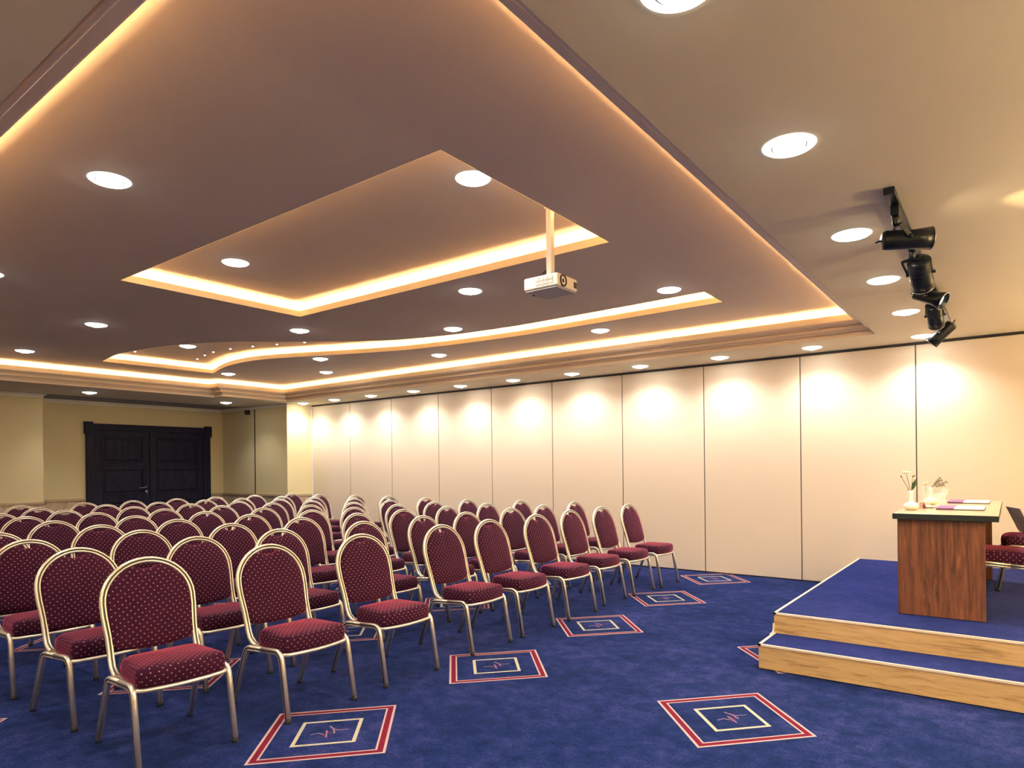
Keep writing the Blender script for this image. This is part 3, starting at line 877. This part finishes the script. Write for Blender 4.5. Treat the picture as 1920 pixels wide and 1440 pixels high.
# ------------------------------------------------------------------ track spotlights
tr = thing('track_rail', 'black lighting track fixed to the soffit right of the tray', 'track', (-.43, 3.43, ZS))
bm = bmesh.new(); box(bm, -.019, .019, 0, 3.55, -.022, 0); obj('rail', bm, M['spotblack'], tr)
obj('end_feed', nbox(-.022, .022, -.005, .10, -.034, -.001), M['spotblack'], tr)
def axisM(c, d):
    d = Vector(d).normalized(); q = Vector((0, 0, 1)).rotation_difference(d)
    return Matrix.Translation(c) @ q.to_matrix().to_4x4()
def spotlight(y, c, d, L, r, flare, label, lens, fins=False):
    """Track head: adapter on the rail at y, body centred at c (relative to the adapter), axis d."""
    e = thing('track_spotlight', label, 'spotlight', (-.43, y, ZS - .022), 0, 'spotlights on the black track')
    soften(obj('adapter', nbox(-.018, .018, -.055, .055, -.05, -.0005), M['spotblack'], e), .004, 2)
    c = Vector(c); A = axisM(c, d)
    bm = bmesh.new(); Rr = r * flare
    lathe(bm, [(0, -L / 2 - .006), (r * .5, -L / 2 - .004), (r * .88, -L / 2 + .002), (r, -L / 2 + .012), (r, L * .18), (r * 1.03, L * .2), (Rr, L / 2), (Rr - .004, L / 2), (r - .005, L * .2), (r - .006, L * .1), (0, L * .1)], 30, M4=A)
    if fins:
        for k in range(6): lathe(bm, [(r, -L * .45 + k * .014), (r + .004, -L * .45 + k * .014 + .003), (r, -L * .45 + k * .014 + .006)], 30, M4=A)
    b = obj('lamp_body', bm, M['spotblack'], e)
    bm = bmesh.new(); lathe(bm, [(0, L * .36), (r * .92, L * .36), (r * .92, L * .30), (0, L * .30)], 24, M4=A); obj('bulb_face', bm, lens, e)
    bm = bmesh.new(); lathe(bm, [(Rr - .004, L / 2 - .001), (Rr + .001, L / 2 - .001), (Rr + .001, L / 2 + .002), (Rr - .004, L / 2 + .002)], 30, M4=A); obj('rim', bm, M['steel'], e)
    # stirrup: two arms from adapter to the body sides
    dn = Vector(d).normalized(); s = dn.cross(Vector((0, 0, 1))); s.normalize()
    bm = bmesh.new(); top = Vector((0, 0, -.05)); prof_ = [(.0035, -.010), (.0035, .010), (-.0035, .010), (-.0035, -.010)]
    lathe(bm, [(.018, 0), (.018, -.03), (.010, -.042), (0, -.042)], 14, (0, 0, -.048))
    hub = Vector((0, 0, -.085))
    for sg in (1, -1):
        side = c + s * sg * (r + .006)
        sweep(bm, [hub, hub + s * sg * (r + .006) * .8 + (side - hub) * .12, side], prof_, s, smooth=False)
        lathe(bm, [(.009, -.004), (.009, .010), (0, .012)], 12, M4=axisM(side, s * sg))
    obj('stirrup', bm, M['spotblack'], e)
    bm = bmesh.new(); B = A @ Matrix.Translation((0, 0, -L / 2)); sweep(bm, [B @ Vector((0, 0, 0)), B @ Vector((.004, 0, -.018)), B @ Vector((.012, 0, -.03))], circ(.0045, 8), (1, .3, .2)); obj('cable_gland', bm, M['rubber'], e)
    return e, c, Vector(d).normalized()
def beam(e, c, d, L, power, ang, color, blend=.35):
    k = bpy.data.lights.new('beam', 'SPOT'); k.energy = power; k.spot_size = math.radians(ang); k.spot_blend = blend; k.color = color; k.shadow_soft_size = .02
    o = bpy.data.objects.new('beam', k); COL.objects.link(o); o.parent = e; o.location = c + d * (L * .38)
    o.rotation_euler = Vector((0, 0, -1)).rotation_difference(d).to_euler()
WARM = (1, .72, .36)
h1 = spotlight(3.66, (.035, .06, -.145), (.90, .43, -.02), .215, .046, 1.18, 'large black track spotlight nearest the camera, pointing right', M['spotlens'])
beam(*h1, .215, 14, 58, WARM)
h2 = spotlight(4.32, (.03, .10, -.150), (.02, .80, -.60), .20, .056, 1.06, 'ribbed black track spotlight, second from the camera, seen from its back', M['dimlens'], True)
beam(*h2, .20, 10, 40, WARM)
h3 = spotlight(4.98, (.02, .06, -.160), (.86, -.22, -.46), .19, .042, 1.35, 'flared black track spotlight in the middle, its lit mouth facing right', M['spotlens'])
beam(*h3, .19, 60, 60, WARM)
h4 = spotlight(5.62, (.0, .08, -.160), (.02, .78, -.62), .19, .050, 1.06, 'black track spotlight, fourth from the camera, tilted to the partition', M['dimlens'], True)
beam(*h4, .19, 14, 45, WARM)
h5 = spotlight(6.30, (.0, .0, -.200), (-.72, .10, -.68), .20, .044, 1.15, 'black track spotlight farthest from the camera, pointing down left', M['dimlens'])

# ------------------------------------------------------------------ wall sensor
sn = thing('wall_sensor', 'small black sensor box high on the green wall by the pier', 'sensor', (-12.33, YG, 2.50))
soften(obj('sensor_body', nbox(-.05, .05, -.07, 0, -.04, .045), M['black'], sn), .008, 2)
bm = bmesh.new(); lathe(bm, [(.02, 0), (.018, .008), (0, .012)], 16, M4=axisM((0, -.07, 0), (0, -1, 0))); obj('sensor_eye', bm, M['glossblack'], sn, True)

# ------------------------------------------------------------------ fill lamps added outside the frame
for x, y, k in ((1.5, 1.2, 'beside the wall behind the speakers, nearest the camera'), (1.5, 3.4, 'beside the wall behind the speakers, before the stage'), (-.684, .25, 'above the photographer'),
             (-3.2, -.3, 'on the near soffit, first left of the camera'), (-6.2, -.3, 'on the near soffit, second left of the camera'), (-9.2, -.3, 'on the near soffit, third left of the camera')):
    downlight(x, y, ZS, 'added round fill downlight ' + k, 'soffit', 'added fill downlights behind the camera')  # unseen extra downlights, added to light floor and foreground
def sconce(x, y, z, rz, power, label, col):  # invented uplighter, added out of view to brighten the soffit
    e = thing('added_fill_sconce', label, 'added fill lamp', (x, y, z), rz, 'added fill uplighters')
    soften(obj('back_plate', nbox(-.05, .05, 0, .014, -.09, .03), M['steel'], e), .004, 2)
    bm = bmesh.new()
    lathe(bm, [(0, -.07), (.06, -.062), (.11, -.03), (.135, .02), (.130, .02), (.105, -.026), (.058, -.055), (0, -.062)], 28, (0, .145, 0))
    obj('bowl', bm, M['ceramic'], e, True)
    bm = bmesh.new(); box(bm, -.012, .012, .01, .05, -.045, -.025); obj('arm', bm, M['steel'], e)
    bm = bmesh.new(); lathe(bm, [(0, -.05), (.02, -.04), (.024, -.015), (0, .002)], 16, (0, .145, 0)); obj('bulb', bm, M['spotlens'], e, True)
    L = bpy.data.objects.new('lamp', spot_data('sconce_%s' % power, power, 165, .5, col, .06)); COL.objects.link(L); L.parent = e
    L.location = (0, .145, .03); L.rotation_euler = (PI, 0, 0)
for y, l in ((1.2, 'nearest the camera'), (4.0, 'in the middle'), (6.6, 'beside the partition')):
    sconce(XR, y, 1.75, PI / 2, 370, 'added white bowl fill uplighter on the wall behind the speakers, ' + l, (1, .76, .43))
for x, l in ((-1.2, 'first'), (-3.4, 'second'), (-5.6, 'third')):
    sconce(x, YN, 2.12, 0, 42, 'added white bowl fill uplighter on the near wall, %s left of the camera' % l, (1, .86, .66))


# ------------------------------------------------------------------ camera, world, colour
cam = bpy.data.cameras.new('camera'); co = bpy.data.objects.new('camera', cam); COL.objects.link(co)
cam.sensor_fit = 'HORIZONTAL'; cam.sensor_width = 36; cam.lens = 36 * 1236 / 1920
cam.shift_x = 0; cam.shift_y = (874.7 - 720) / 1920
cam.clip_start = .05; cam.clip_end = 60
yaw = math.radians(37.1006); roll = math.radians(.6109)
co.location = (0, 0, 1.35)
co.rotation_euler = (Matrix.Rotation(yaw, 4, 'Z') @ Matrix.Rotation(PI / 2, 4, 'X') @ Matrix.Rotation(-roll, 4, 'Z')).to_euler()
SC.camera = co
wd = bpy.data.worlds.new('world'); SC.world = wd; wd.use_nodes = True
wd.node_tree.nodes['Background'].inputs[0].default_value = (.02, .02, .025, 1)
SC.view_settings.view_transform = 'Standard'; SC.view_settings.look = 'None'
SC.view_settings.gamma = 1; SC.view_settings.use_curve_mapping = False
SC.view_settings.exposure = 1.0
cy = SC.cycles
cy.max_bounces = 8; cy.diffuse_bounces = 6; cy.glossy_bounces = 4; cy.transmission_bounces = 6; cy.adaptive_threshold = .015
cy.sample_clamp_indirect = 6; cy.caustics_reflective = False; cy.caustics_refractive = False
cy.use_denoising = True
